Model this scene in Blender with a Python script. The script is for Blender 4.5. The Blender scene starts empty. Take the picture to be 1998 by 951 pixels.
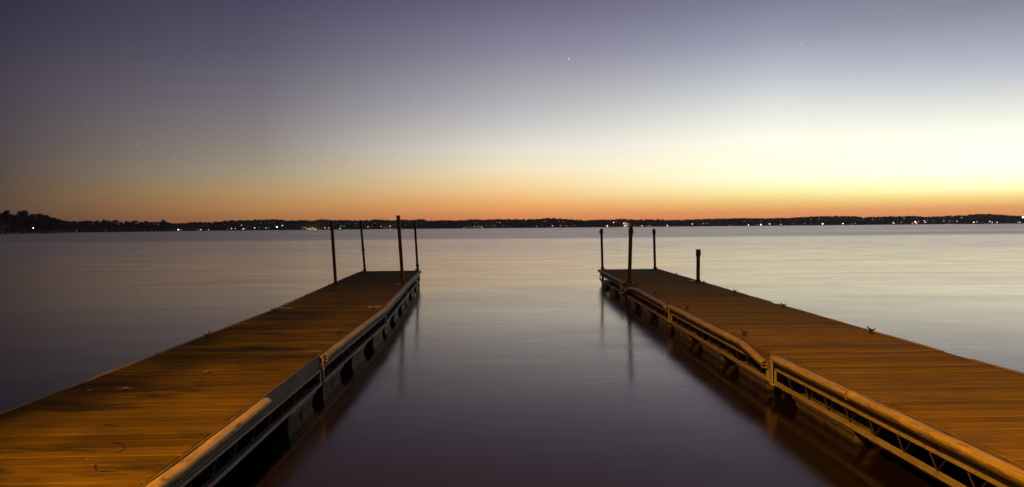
import bpy, math, random
import numpy as np
from mathutils import Vector, Matrix

random.seed(7); rng = np.random.default_rng(7)
R = math.radians
scene = bpy.context.scene
C = scene.collection

# ------------------------------------------------------------------ camera
FPX = 1332.0                        # focal length in pixels of the 1998 px wide photograph
EYE = 1.75                          # eye above the lake
HOR = 443.35
PITCH = math.atan((475.5 - HOR) / FPX)
ROLL = R(0.485)
cam_d = bpy.data.cameras.new('camera')
cam_d.sensor_width = 36.0
cam_d.lens = 36.0 * FPX / 1998.0
cam_d.clip_start = 0.05
cam_d.clip_end = 40000
cam = bpy.data.objects.new('camera', cam_d)
C.objects.link(cam)
f_ = Vector((0, math.cos(PITCH), -math.sin(PITCH)))
u0 = Vector((0, math.sin(PITCH), math.cos(PITCH)))
r0 = Vector((1, 0, 0))
r_ = r0 * math.cos(ROLL) - u0 * math.sin(ROLL)
u_ = u0 * math.cos(ROLL) + r0 * math.sin(ROLL)
cam.matrix_world = Matrix(((r_.x, u_.x, -f_.x, 0), (r_.y, u_.y, -f_.y, 0), (r_.z, u_.z, -f_.z, EYE), (0, 0, 0, 1)))
scene.camera = cam

def ray(px, py):
    return f_ + r_ * ((px - 999) / FPX) - u_ * ((py - 475.5) / FPX)
def at_z(px, py, z):
    d = ray(px, py); return Vector((0, 0, EYE)) + d * ((z - EYE) / d.z)
def at_y(px, py, y):
    d = ray(px, py); return Vector((0, 0, EYE)) + d * (y / d.y)

# ------------------------------------------------------------------ colour management
vs = scene.view_settings
vs.view_transform = 'Standard'; vs.look = 'None'; vs.gamma = 1; vs.exposure = 0.0
vs.use_curve_mapping = False
cy = scene.cycles
cy.max_bounces = 6; cy.glossy_bounces = 4; cy.diffuse_bounces = 3
cy.sample_clamp_indirect = 3.0
cy.sample_clamp_direct = 0.0
cy.caustics_reflective = False; cy.caustics_refractive = False

# ------------------------------------------------------------------ node helpers
def lin(c):
    return tuple((v / 255 / 12.92) if v / 255 <= .04045 else ((v / 255 + .055) / 1.055) ** 2.4 for v in c)

class NT:
    def __init__(s, tree): s.t = tree; s.n = tree.nodes; s.l = tree.links
    def node(s, typ, **kw):
        n = s.n.new(typ)
        for k, v in kw.items(): setattr(n, k, v)
        return n
    def put(s, sock, v):
        if isinstance(v, bpy.types.NodeSocket): s.l.new(v, sock)
        elif v is not None: sock.default_value = v
    def math(s, op, a, b=None, c=None, clamp=False):
        n = s.node('ShaderNodeMath', operation=op); n.use_clamp = clamp
        s.put(n.inputs[0], a)
        if b is not None: s.put(n.inputs[1], b)
        if c is not None: s.put(n.inputs[2], c)
        return n.outputs[0]
    def map(s, v, a, b, c=0.0, d=1.0, smooth=False):
        n = s.node('ShaderNodeMapRange'); n.interpolation_type = 'SMOOTHSTEP' if smooth else 'LINEAR'
        s.put(n.inputs[0], v); n.inputs[1].default_value = a; n.inputs[2].default_value = b
        n.inputs[3].default_value = c; n.inputs[4].default_value = d
        return n.outputs[0]
    def mix(s, f, a, b, blend='MIX'):
        n = s.node('ShaderNodeMix', data_type='RGBA', blend_type=blend)
        s.put(n.inputs[0], f)
        s.put(n.inputs[6], a if not isinstance(a, tuple) else (*a, 1))
        s.put(n.inputs[7], b if not isinstance(b, tuple) else (*b, 1))
        return n.outputs[2]
    def ramp(s, v, stops):
        n = s.node('ShaderNodeValToRGB'); e = n.color_ramp.elements
        while len(e) < len(stops): e.new(0.5)
        for i, (p, col) in enumerate(stops): e[i].position = p; e[i].color = (*col, 1)
        s.put(n.inputs[0], v); return n.outputs[0]
    def noise(s, vec, scale, detail=4, rough=.55, dist=0.0):
        n = s.node('ShaderNodeTexNoise'); s.put(n.inputs['Vector'], vec)
        n.inputs['Scale'].default_value = scale; n.inputs['Detail'].default_value = detail
        n.inputs['Roughness'].default_value = rough; n.inputs['Distortion'].default_value = dist
        return n.outputs[0]
    def scaled(s, vec, sc, loc=(0, 0, 0)):
        n = s.node('ShaderNodeMapping'); s.put(n.inputs[0], vec)
        n.inputs['Scale'].default_value = sc; n.inputs['Location'].default_value = loc
        return n.outputs[0]

# ------------------------------------------------------------------ dusk sky
# measured sky colours: (elevation in degrees, sRGB) at five compass bearings, sun below the horizon to the right
world = bpy.data.worlds.new('World'); scene.world = world; world.use_nodes = True
W = NT(world.node_tree); W.n.clear()
COLS = [
 (0,    [(0,(51,49,65)),(60,(57,54,72)),(150,(69,64,77)),(250,(78,71,76)),(330,(87,75,70)),(380,(95,76,62)),(410,(97,74,58)),(440,(88,64,52))]),
 (510,  [(0,(74,72,93)),(100,(93,90,108)),(200,(119,114,121)),(280,(144,135,129)),(340,(168,152,128)),(370,(184,153,108)),(400,(192,141,88)),(436,(184,118,70))]),
 (1010, [(0,(104,101,126)),(100,(138,136,155)),(200,(181,180,185)),(240,(202,200,198)),(290,(230,225,212)),(330,(247,231,196)),(368,(254,215,150)),(400,(253,180,110)),(432,(242,140,84))]),
 (1510, [(0,(128,129,151)),(80,(160,162,180)),(150,(195,199,207)),(215,(225,228,224)),(270,(247,246,234)),(320,(255,253,230)),(348,(255,254,222)),(375,(255,243,172)),(393,(255,212,134)),(410,(254,176,110)),(432,(244,142,86))]),
 (1980, [(0,(136,138,155)),(80,(168,171,188)),(147,(197,200,209)),(230,(229,231,226)),(280,(249,246,236)),(330,(255,252,236)),(365,(255,250,198)),(384,(255,224,142)),(402,(254,182,114)),(432,(246,142,88))]),
]
SKY_GAIN = [1, 1, 1, 1.0, 1.0]
GLOW = [0, 0, .06, .20, .40]      # how far the burnt-out part of the afterglow exceeds white
ELMAX = 90.0
tc = W.node('ShaderNodeTexCoord'); sx = W.node('ShaderNodeSeparateXYZ'); W.put(sx.inputs[0], tc.outputs['Generated'])
el = W.math('MULTIPLY', W.math('ARCSINE', sx.outputs[2]), 180 / math.pi)
# square-root spacing gives the ramp resolution near the horizon
elp = W.math('SQRT', W.math('DIVIDE', W.math('MAXIMUM', el, 0.0), ELMAX))
az = W.math('MULTIPLY', W.math('ARCTAN2', sx.outputs[0], sx.outputs[1]), 180 / math.pi)
ramps = []
for i, (px, cl) in enumerate(COLS):
    st = []
    for (py, col) in reversed(cl):
        d = ray(px, py).normalized(); e = max(math.degrees(math.asin(d.z)), 0.0)
        st.append((math.sqrt(e / ELMAX), tuple(v * (1 + w_ * GLOW[i] * max(0, (sum(lin(col)) / 3 - .55) / .45)) for v, w_ in zip(lin(col), (1, .93, .5)))))
    top = [(38, (46, 45, 66)), (90, (26, 27, 42))] if i > 1 else [(38, (42, 41, 56)), (90, (26, 27, 42))]
    if i > 1: st.append((math.sqrt(27 / ELMAX), lin((72, 66, 84))))
    for e, col in top: st.append((math.sqrt(e / ELMAX), lin(col)))
    ramps.append((math.degrees(math.atan((px - 999) / FPX)), W.ramp(elp, st)))
back = W.ramp(elp, [(0, lin((28, 25, 28))), (math.sqrt(10 / 90), lin((30, 28, 34))), (math.sqrt(40 / 90), lin((26, 26, 36))), (1, lin((26, 27, 42)))])
cur = ramps[0][1]
for k in range(1, 5):
    cur = W.mix(W.map(az, ramps[k - 1][0], ramps[k][0]), cur, ramps[k][1])
cur = W.mix(W.map(az, 50, 115, smooth=True), cur, back)
cur = W.mix(W.map(az, -42, -90, smooth=True), cur, back)
bg = W.node('ShaderNodeBackground'); W.put(bg.inputs[0], cur); bg.inputs[1].default_value = 1.0
wo = W.node('ShaderNodeOutputWorld'); W.l.new(bg.outputs[0], wo.inputs[0])
world.cycles.sampling_method = 'MANUAL'; world.cycles.sample_map_resolution = 512

# ------------------------------------------------------------------ builders
def tag(o, label=None, cat=None, group=None, kind=None):
    if label: o['label'] = label
    if cat: o['category'] = cat
    if group: o['group'] = group
    if kind: o['kind'] = kind
    return o

class MB:
    def __init__(s): s.v = []; s.f = []; s.sm = []
    def add(s, vs_, fs, smooth=False):
        b = len(s.v); s.v += [tuple(v) for v in vs_]; s.f += [tuple(i + b for i in f) for f in fs]
        s.sm += [smooth] * len(fs)
    def box(s, x0, x1, y0, y1, z0, z1):
        s.add([(x0,y0,z0),(x1,y0,z0),(x1,y1,z0),(x0,y1,z0),(x0,y0,z1),(x1,y0,z1),(x1,y1,z1),(x0,y1,z1)],
              [(0,3,2,1),(4,5,6,7),(0,1,5,4),(1,2,6,5),(2,3,7,6),(3,0,4,7)])
    def bbox(s, x0, x1, y0, y1, z0, z1, b=.004):
        # box with chamfered top edges
        v = [(x0,y0,z0),(x1,y0,z0),(x1,y1,z0),(x0,y1,z0),
             (x0,y0,z1-b),(x1,y0,z1-b),(x1,y1,z1-b),(x0,y1,z1-b),
             (x0+b,y0+b,z1),(x1-b,y0+b,z1),(x1-b,y1-b,z1),(x0+b,y1-b,z1)]
        s.add(v, [(0,3,2,1),(0,1,5,4),(1,2,6,5),(2,3,7,6),(3,0,4,7),(4,5,9,8),(5,6,10,9),(6,7,11,10),(7,4,8,11),(8,9,10,11)])
    def tube(s, pts, rad, seg=10, cap=True, smooth=True):
        pts = [Vector(p) for p in pts]
        if not isinstance(rad, (list, tuple)): rad = [rad] * len(pts)
        vs_ = []; fs = []
        for i, p in enumerate(pts):
            d = (pts[min(i + 1, len(pts) - 1)] - pts[max(i - 1, 0)]).normalized()
            a = d.cross(Vector((0, 0, 1)) if abs(d.z) < .9 else Vector((1, 0, 0))).normalized(); b = d.cross(a)
            for k in range(seg):
                t = 2 * math.pi * k / seg
                vs_.append(p + (a * math.cos(t) + b * math.sin(t)) * rad[i])
        for i in range(len(pts) - 1):
            for k in range(seg):
                fs.append((i*seg+k, i*seg+(k+1) % seg, (i+1)*seg+(k+1) % seg, (i+1)*seg+k))
        s.add(vs_, fs, smooth)
        if cap:
            n = len(vs_) // seg - 1
            s.add(vs_[:seg], [tuple(range(seg))]); s.add(vs_[n*seg:], [tuple(reversed(range(seg)))])
    def build(s, name, mat, parent=None, loc=None, rotz=None):
        me = bpy.data.meshes.new(name); me.from_pydata(s.v, [], s.f); me.update()
        for p, q in zip(me.polygons, s.sm): p.use_smooth = q
        me.materials.append(mat)
        return link(name, me, parent, loc, rotz)

def link(name, me, parent=None, loc=None, rotz=None):
    o = bpy.data.objects.new(name, me); C.objects.link(o)
    if parent is not None: o.parent = parent
    if loc is not None: o.location = loc
    if rotz is not None: o.rotation_euler = (0, 0, rotz)
    return o

def np_mesh(name, verts, faces, mats, parent=None, loc=None):
    me = bpy.data.meshes.new(name)
    verts = np.asarray(verts, dtype=np.float32); faces = np.asarray(faces, dtype=np.int32)
    me.vertices.add(len(verts)); me.vertices.foreach_set('co', verts.ravel())
    k = faces.shape[1]
    me.loops.add(faces.size); me.loops.foreach_set('vertex_index', faces.ravel())
    me.polygons.add(len(faces)); me.polygons.foreach_set('loop_start', np.arange(0, faces.size, k, dtype=np.int32))
    me.polygons.foreach_set('loop_total', np.full(len(faces), k, dtype=np.int32))
    me.update(calc_edges=True); me.validate()
    me.materials.append(mats)
    return link(name, me, parent, loc)

# ------------------------------------------------------------------ materials
def new_mat(name):
    m = bpy.data.materials.new(name); m.use_nodes = True
    N = NT(m.node_tree); N.n.clear()
    p = N.node('ShaderNodeBsdfPrincipled'); o = N.node('ShaderNodeOutputMaterial'); N.l.new(p.outputs[0], o.inputs[0])
    return m, N, p

def deck_mat(name, tint, stain_shade, lo=.52):
    m, N, p = new_mat(name)
    co = N.node('ShaderNodeTexCoord').outputs['Object']; oi = N.node('ShaderNodeObjectInfo')
    sp = N.node('ShaderNodeSeparateXYZ'); N.put(sp.inputs[0], co)
    at = N.node('ShaderNodeAttribute', attribute_name='board'); board = at.outputs['Fac']
    wn = N.node('ShaderNodeTexWhiteNoise', noise_dimensions='2D')
    cb = N.node('ShaderNodeCombineXYZ'); N.put(cb.inputs[0], board); N.put(cb.inputs[1], N.math('MULTIPLY', oi.outputs['Random'], 53.0))
    N.put(wn.inputs['Vector'], cb.outputs[0])
    # every board gets its own stretch of grain
    cb2 = N.node('ShaderNodeCombineXYZ')
    N.put(cb2.inputs[0], N.math('ADD', sp.outputs[0], N.math('MULTIPLY', wn.outputs[0], 31.0)))
    N.put(cb2.inputs[1], sp.outputs[1]); N.put(cb2.inputs[2], N.math('MULTIPLY', oi.outputs['Random'], 17.0))
    g1 = N.noise(N.scaled(cb2.outputs[0], (1.0, 46, 1)), 2.2, 6, .66, .12)
    g2 = N.noise(N.scaled(cb2.outputs[0], (3.0, 160, 1)), 2.0, 3, .6)
    tone = N.map(wn.outputs[0], 0, 1, .66, 1.2)
    grain = N.map(g1, .28, .72, .55, 1.3)
    fine = N.map(g2, .3, .7, .8, 1.16)
    val = N.math('MULTIPLY', N.math('MULTIPLY', tone, grain), fine)
    base = N.mix(N.noise(co, 1.1, 3), tuple(t * 1.0 for t in tint), (tint[0] * 1.12, tint[1] * .92, tint[2] * .78))
    colv = N.node('ShaderNodeVectorMath', operation='SCALE'); N.put(colv.inputs[0], base); N.put(colv.inputs[3], val)
    # dirt plus leaf shadow painted into the board colour as long smears
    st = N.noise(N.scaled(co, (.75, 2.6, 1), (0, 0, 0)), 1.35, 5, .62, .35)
    stn_shade = N.map(st, lo, lo + .19, 0, stain_shade, smooth=True)
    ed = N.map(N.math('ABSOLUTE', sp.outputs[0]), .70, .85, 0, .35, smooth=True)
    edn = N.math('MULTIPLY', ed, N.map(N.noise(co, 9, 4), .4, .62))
    sf = N.math('MAXIMUM', stn_shade, edn)
    # deep checks and splits
    ck = N.noise(N.scaled(cb2.outputs[0], (.9, 70, 1)), 3.2, 2, .5)
    ckn = N.math('MULTIPLY', N.map(ck, .685, .73, 0, .85), N.map(N.noise(cb2.outputs[0], 2.3, 2), .48, .58))
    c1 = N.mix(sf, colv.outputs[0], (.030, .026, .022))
    c2 = N.mix(ckn, c1, (.012, .010, .008))
    N.put(p.inputs['Base Color'], c2)
    N.put(p.inputs['Roughness'], N.map(st, .4, .7, .8, .6))
    p.inputs['Specular IOR Level'].default_value = .02
    bp = N.node('ShaderNodeBump'); bp.inputs['Strength'].default_value = .55; bp.inputs['Distance'].default_value = .003
    N.put(bp.inputs['Height'], N.math('SUBTRACT', g1, N.math('MULTIPLY', ckn, .8))); N.put(p.inputs['Normal'], bp.outputs[0])
    return m

def long_wood(name, tint, wear=.5, rough=.7, grime_shade=False):
    # boards and rails that run along Y
    m, N, p = new_mat(name)
    co = N.node('ShaderNodeTexCoord').outputs['Object']; oi = N.node('ShaderNodeObjectInfo')
    off = N.node('ShaderNodeVectorMath', operation='ADD'); N.put(off.inputs[0], co)
    cb = N.node('ShaderNodeCombineXYZ'); N.put(cb.inputs[1], N.math('MULTIPLY', oi.outputs['Random'], 40)); N.put(off.inputs[1], cb.outputs[0])
    g = N.noise(N.scaled(off.outputs[0], (34, .9, 34)), 2.4, 6, .68, .4)
    b = N.noise(off.outputs[0], 3.2, 5, .62, .6)
    d = N.noise(N.scaled(off.outputs[0], (9, 1.6, 9)), 3.0, 5, .7)
    v = N.math('MULTIPLY', N.map(g, .3, .7, .62, 1.25), N.map(b, .3, .7, .72, 1.15))
    sc = N.node('ShaderNodeVectorMath', operation='SCALE'); sc.inputs[0].default_value = tint; N.put(sc.inputs[3], v)
    c = N.mix(N.map(d, .57, .68, 0, wear), sc.outputs[0], (.022, .019, .016))
    if grime_shade:   # lower flank darkened by facing: dirt plus its unlit side painted in
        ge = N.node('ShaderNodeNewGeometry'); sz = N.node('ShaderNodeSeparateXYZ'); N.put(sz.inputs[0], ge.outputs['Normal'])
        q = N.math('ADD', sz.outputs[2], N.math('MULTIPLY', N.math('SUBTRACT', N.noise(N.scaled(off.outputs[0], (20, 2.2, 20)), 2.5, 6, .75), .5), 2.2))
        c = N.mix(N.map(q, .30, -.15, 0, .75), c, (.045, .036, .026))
    N.put(p.inputs['Base Color'], c); p.inputs['Roughness'].default_value = rough
    p.inputs['Specular IOR Level'].default_value = .35
    bp = N.node('ShaderNodeBump'); bp.inputs['Strength'].default_value = .6; bp.inputs['Distance'].default_value = .004
    N.put(bp.inputs['Height'], N.math('ADD', g, d)); N.put(p.inputs['Normal'], bp.outputs[0])
    return m

def metal(name, col, rough=.5, metallic=.7, rust=.4, rustcol=(.06, .022, .01)):
    m, N, p = new_mat(name)
    co = N.node('ShaderNodeTexCoord').outputs['Object']
    a = N.noise(co, 14, 5, .65); b = N.noise(N.scaled(co, (3, 3, .7)), 5, 4, .6)
    c = N.mix(N.map(b, .45, .62, 0, rust), tuple(col), rustcol)
    N.put(p.inputs['Base Color'], N.mix(N.map(a, .3, .7, 0, .35), c, tuple(x * .5 for x in col)))
    N.put(p.inputs['Roughness'], N.map(a, .3, .7, rough - .1, rough + .2)); p.inputs['Metallic'].default_value = metallic
    bp = N.node('ShaderNodeBump'); bp.inputs['Strength'].default_value = .3; bp.inputs['Distance'].default_value = .002
    N.put(bp.inputs['Height'], a); N.put(p.inputs['Normal'], bp.outputs[0])
    return m

def float_mat():
    m, N, p = new_mat('float_plastic')
    co = N.node('ShaderNodeTexCoord').outputs['Object']; geo = N.node('ShaderNodeNewGeometry')
    sp = N.node('ShaderNodeSeparateXYZ'); N.put(sp.inputs[0], geo.outputs['Position'])
    n = N.noise(co, 6, 5, .65); n2 = N.noise(N.scaled(co, (5, 5, 1.2)), 6, 4, .6)
    base = N.mix(N.map(n2, .35, .65), (.17, .155, .13), (.085, .078, .065))
    line = N.math('ADD', sp.outputs[2], N.math('MULTIPLY', N.math('SUBTRACT', n, .5), .11))
    c = N.mix(N.map(line, .018, .045), (.020, .017, .010), base)   # algae growing up to the old waterline
    N.put(p.inputs['Base Color'], c); p.inputs['Roughness'].default_value = .55
    bp = N.node('ShaderNodeBump'); bp.inputs['Strength'].default_value = .4; bp.inputs['Distance'].default_value = .006
    N.put(bp.inputs['Height'], n); N.put(p.inputs['Normal'], bp.outputs[0])
    return m

def plain(name, col, rough=.8, var=.3, scale=2.0):
    m, N, p = new_mat(name)
    co = N.node('ShaderNodeTexCoord').outputs['Object']; n = N.noise(co, scale, 4)
    N.put(p.inputs['Base Color'], N.mix(N.map(n, .3, .7), tuple(x * (1 - var) for x in col), tuple(x * (1 + var) for x in col)))
    p.inputs['Roughness'].default_value = rough
    return m

def glow(name, col, strength):
    m = bpy.data.materials.new(name); m.use_nodes = True; N = NT(m.node_tree); N.n.clear()
    e = N.node('ShaderNodeEmission'); e.inputs[0].default_value = (*col, 1); e.inputs[1].default_value = strength
    o = N.node('ShaderNodeOutputMaterial'); N.l.new(e.outputs[0], o.inputs[0]); m.cycles.emission_sampling = 'NONE'
    return m

DECK = .45
HAZE = 1.4e-4
PITCH_BOARD = .1405
M_deckL = deck_mat('deck_wood_worn', (.18, .14, .022), .8, .485)  # stronger dark smears here stand in for the tree's leaf shadow
M_deckR = deck_mat('deck_wood', (.28, .218, .024), .35)
M_fascia = long_wood('fascia_wood', (.21, .19, .165), .75)
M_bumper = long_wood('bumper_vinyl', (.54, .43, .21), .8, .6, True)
M_steel = metal('galvanised_steel', (.46, .42, .36), .55, .15, .45, (.16, .08, .04))
M_bright = metal('bright_galvanised', (.62, .62, .60), .35, .5, .12)
M_rust = metal('rusty_rod', (.10, .085, .07), .6, .4, .7)
M_post = metal('post_steel', (.085, .055, .045), .5, .5, .6, (.07, .02, .012))
M_dark = plain('dark_iron', (.035, .026, .022), .5)
M_float = float_mat()

# ------------------------------------------------------------------ lake
def water_mat():
    m, N, p = new_mat('lake_water')
    co = N.node('ShaderNodeTexCoord').outputs['Object']
    sp = N.node('ShaderNodeSeparateXYZ'); N.put(sp.inputs[0], co)
    # the breeze reaches the lake about a hundred metres out: rougher water beyond a slightly ragged line
    wob = N.math('MULTIPLY', N.math('SUBTRACT', N.noise(N.scaled(co, (.012, .012, 1)), 1.0, 3), .5), 26)
    yy = N.math('ADD', sp.outputs[1], wob)
    far = N.map(yy, BREEZE0, BREEZE1, smooth=True)
    patches = N.noise(N.scaled(co, (.13, .42, 1)), 1.0, 5, .62, 1.3)
    near_r = N.math('ADD', N.map(patches, .3, .7, WR0, WR1), N.map(sp.outputs[1], 15, 60, 0, .085))
    streak = N.noise(N.scaled(co, (.004, .022, 1)), 1.0, 3, .6)
    far_r = N.map(streak, .35, .65, WF0, WF1)
    mr = N.node('ShaderNodeMix', data_type='FLOAT'); N.put(mr.inputs[0], far); N.put(mr.inputs[2], near_r); N.put(mr.inputs[3], far_r)
    # swell softened by the long exposure
    h1 = N.noise(N.scaled(co, (.35, 1.1, 1)), 1.0, 4, .6, .7)
    h2 = N.noise(N.scaled(co, (3.0, 13.0, 1)), 1.0, 3, .55, .4)
    dist = N.map(sp.outputs[1], 4, 45)
    b1 = N.node('ShaderNodeBump'); N.put(b1.inputs['Strength'], N.math('MULTIPLY_ADD', dist, WB1, .018)); b1.inputs['Distance'].default_value = .1; N.put(b1.inputs['Height'], h1)
    b2 = N.node('ShaderNodeBump'); b2.inputs['Strength'].default_value = WB2; b2.inputs['Distance'].default_value = .01; N.put(b2.inputs['Height'], h2)
    N.l.new(b1.outputs[0], b2.inputs['Normal']); # brownish lake: reflection by angle over a dark, faintly lit body
    out = [n for n in N.n if n.type == 'OUTPUT_MATERIAL'][0]; N.n.remove(p)
    gl = N.node('ShaderNodeBsdfGlossy'); gl.inputs['Color'].default_value = (*WTINT, 1); N.put(gl.inputs['Roughness'], mr.outputs[0]); N.l.new(b2.outputs[0], gl.inputs['Normal'])
    df = N.node('ShaderNodeBsdfDiffuse'); df.inputs[0].default_value = (.012, .007, .004, 1)
    fr = N.node('ShaderNodeFresnel'); fr.inputs[0].default_value = WIOR
    mx = N.node('ShaderNodeMixShader'); N.l.new(fr.outputs[0], mx.inputs[0]); N.l.new(df.outputs[0], mx.inputs[1]); N.l.new(gl.outputs[0], mx.inputs[2]); N.l.new(mx.outputs[0], out.inputs[0])
    return m
WTINT = (1, .935, .875); WIOR = 1.6
BREEZE0, BREEZE1 = 92, 116
WR0, WR1, WF0, WF1 = .11, .20, .29, .39
WB1, WB2 = .22, .04
wt = MB()
xs = [-9000, -2500, -600, -120, -20, 0, 20, 120, 600, 2500, 9000]; ys = [1.2, 6, 12, 25, 60, 140, 400, 900, 2000, 9000]
vsw = [(x, y, 0) for y in ys for x in xs]; nx = len(xs)
wt.add(vsw, [(j*nx+i, j*nx+i+1, (j+1)*nx+i+1, (j+1)*nx+i) for j in range(len(ys)-1) for i in range(nx-1)])
tag(wt.build('lake', water_mat()), 'smooth still lake water reflecting the dusk sky', 'water', kind='structure')
bed = MB(); bed.add([(-9000, 1.0, -2.0), (9000, 1.0, -2.0), (9000, 9000, -2.0), (-9000, 9000, -2.0)], [(0, 1, 2, 3)])
tag(bed.build('lake_bed', plain('mud', (.06, .05, .035))), 'mud bed under the lake', 'lake bed', kind='structure')

# ------------------------------------------------------------------ home shore behind the camera, with the sodium lamp that lights the docks
sh = MB()
xs = [-400, -60, -20, -8, -3, 0, 3, 8, 20, 60, 400]; ys = [(-400, 6), (-60, 2.4), (-20, 1.1), (-8, .5), (-2, .25), (0.6, .12), (1.4, -.12), (2.4, -2.2)]
sh.add([(x, y, z) for (y, z) in ys for x in xs], [(j*11+i, j*11+i+1, (j+1)*11+i+1, (j+1)*11+i) for j in range(len(ys)-1) for i in range(10)])
tag(sh.build('shore', plain('shore_grass', (.045, .06, .02), .9, .4, 1.5)), 'grassy bank at the near end of the docks', 'shore', kind='structure')

LAMP = Vector((-3.1, -3.4, 6.5))
def street_lamp():
    root = bpy.data.objects.new('street_lamp', None); C.objects.link(root); root.location = (LAMP.x - 1.1, LAMP.y, .45)
    tag(root, 'tall pole lamp with orange sodium light on the bank', 'lamp')
    z = LAMP.z - .45
    p = MB(); p.tube([(0, 0, -.3), (0, 0, z + .1)], [.07, .045], 12); p.build('pole', M_dark, root)
    a = MB(); a.tube([(0, 0, z), (.5, 0, z + .25), (.95, 0, z + .22)], .025, 8); a.build('arm', M_dark, root)
    h = MB(); h.bbox(.85, 1.45, -.14, .14, z + .12, z + .24, .03); h.build('lamp_head', M_dark, root)
    b = MB(); b.bbox(.95, 1.3, -.09, .09, z + .1, z + .118, .002); b.build('bulb', glow('sodium_bulb', (1, .45, .08), 6), root)
    ld = bpy.data.lights.new('sodium_light', 'SPOT'); ld.energy = LAMP_W; ld.color = (1, .385, .01); ld.shadow_soft_size = .2
    ld.spot_size = R(160); ld.spot_blend = .3
    lo = bpy.data.objects.new('sodium_light', ld); C.objects.link(lo); lo.parent = root; lo.location = (1.1, 0, z + .02)
LAMP_W = 8300
street_lamp()

# ------------------------------------------------------------------ floating docks
def sweep_rail(mb, path, s):
    # hollow D-shaped bumper following path [(y, dx, dz)]; s = side
    prof = [(-.030, .028), (-.018, .038), (.006, .041), (.026, .034), (.040, .018), (.043, -.004), (.038, -.026), (.022, -.038), (-.004, -.041), (-.030, -.041)]
    n = len(prof); rows = []
    # resample
    pts = []
    for (a, b) in zip(path[:-1], path[1:]):
        k = max(2, int((b[0] - a[0]) / .25))
        for i in range(k): t = i / k; pts.append(tuple(a[j] + (b[j] - a[j]) * t for j in range(3)))
    pts.append(path[-1])
    for (y, dx, dz) in pts:
        j = random.uniform(-.0022, .0022); jz = random.uniform(-.003, .003)
        rows.append([(s * (.897 + dx + x + j), y, DECK - .043 + dz + z + jz) for x, z in prof])
    vv = [v for r in rows for v in r]; fs = []
    for i in range(len(rows) - 1):
        for k in range(n):
            q = (i*n+k, i*n+(k+1) % n, (i+1)*n+(k+1) % n, (i+1)*n+k)
            fs.append(q if s < 0 else tuple(reversed(q)))
    mb.add(vv, fs, True)
    for row, flip in ((rows[0], 1), (rows[-1], -1)):     # hollow end: rim, recess and web
        cx = sum(v[0] for v in row) / n; cz = sum(v[2] for v in row) / n; y = row[0][1]
        inner = [(cx + (v[0] - cx) * .72, y, cz + (v[2] - cz) * .72) for v in row]
        deep = [(v[0], y + flip * .12, v[2]) for v in inner]
        vv = list(row) + inner + deep; fs = []
        for k in range(n):
            k2 = (k + 1) % n; fs.append((k, k2, n + k2, n + k)); fs.append((n + k, n + k2, 2*n + k2, 2*n + k))
        fs.append(tuple(2*n + k for k in range(n)))
        mb.add(vv, fs)
        mb.box(cx - .030, cx + .030, min(y + flip*.001, y + flip*.1), max(y + flip*.001, y + flip*.1), cz - .004, cz + .004)

def cleat_mesh():
    m = MB()
    m.bbox(-.022, .022, -.055, .055, 0, .008, .003)
    for q in (-.032, .032): m.tube([(0, q, .006), (0, q * .8, .045)], [.013, .011], 8)
    m.tube([(0, -.125, .085), (0, -.09, .066), (0, -.035, .048), (0, .035, .048), (0, .09, .066), (0, .125, .085)], [.006, .010, .014, .014, .010, .006], 8)
    me = m.build('cleat', M_dark); d = me.data; bpy.data.objects.remove(me); return d
CLEAT = cleat_mesh()

def float_obj(parent, y0, y1):
    m = MB(); w = .858; n = 2; step = (y1 - y0) / n
    for k in range(n):
        a = y0 + k * step + .009; b = y0 + (k + 1) * step - .009
        # tapered tub with a rim
        zt, zb = .145, -.28; ta = .035
        v = []
        for z, t in ((zb, ta * 1.5), (.02, ta * .5), (.105, 0), (.107, -.018), (zt, -.018)):
            v += [(-w + t, a + t, z), (w - t, a + t, z), (w - t, b - t, z), (-w + t, b - t, z)]
        fs = [(0, 3, 2, 1), (16, 17, 18, 19)]
        for i in range(4):
            for q in range(4): fs.append((i*4+q, i*4+(q+1) % 4, (i+1)*4+(q+1) % 4, (i+1)*4+q))
        m.add(v, fs)
    m.box(-.7, .7, y0 + step - .015, y0 + step + .015, -.25, .10)
    return m.build('float', M_float, parent)

def truss(parent, s, y0, y1, phase=0.0):
    m = MB(); x = s * .862
    lo, hi = DECK - .30, DECK - .155
    # bottom chord: an angle iron
    m.box(*sorted((x - s*.012, x + s*.030)), y0, y1, lo - .001, lo + .022)
    m.box(*sorted((x + s*.026, x + s*.034)), y0, y1, lo - .004, lo + .026)
    # top chord just below the board
    m.box(*sorted((x - s*.012, x + s*.016)), y0, y1, hi - .012, hi + .010)
    # end uprights
    for yy in (y0 + .02, y1 - .06): m.box(*sorted((x + s*.001, x + s*.024)), yy, yy + .04, lo + .0225, hi - .013)
    m.build('truss_chord', M_steel, parent); m = MB()
    y = y0 + .12 + phase
    path = [(x, y0 + .05, hi - .002)]
    while y + .24 < y1 - .08:
        path += [(x, y, hi - .002), (x, y + .10, lo + .022), (x, y + .20, hi - .002)]
        y += .36
    m.tube(path, .0055, 6)
    return m.build('truss_web', M_rust, parent)

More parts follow.
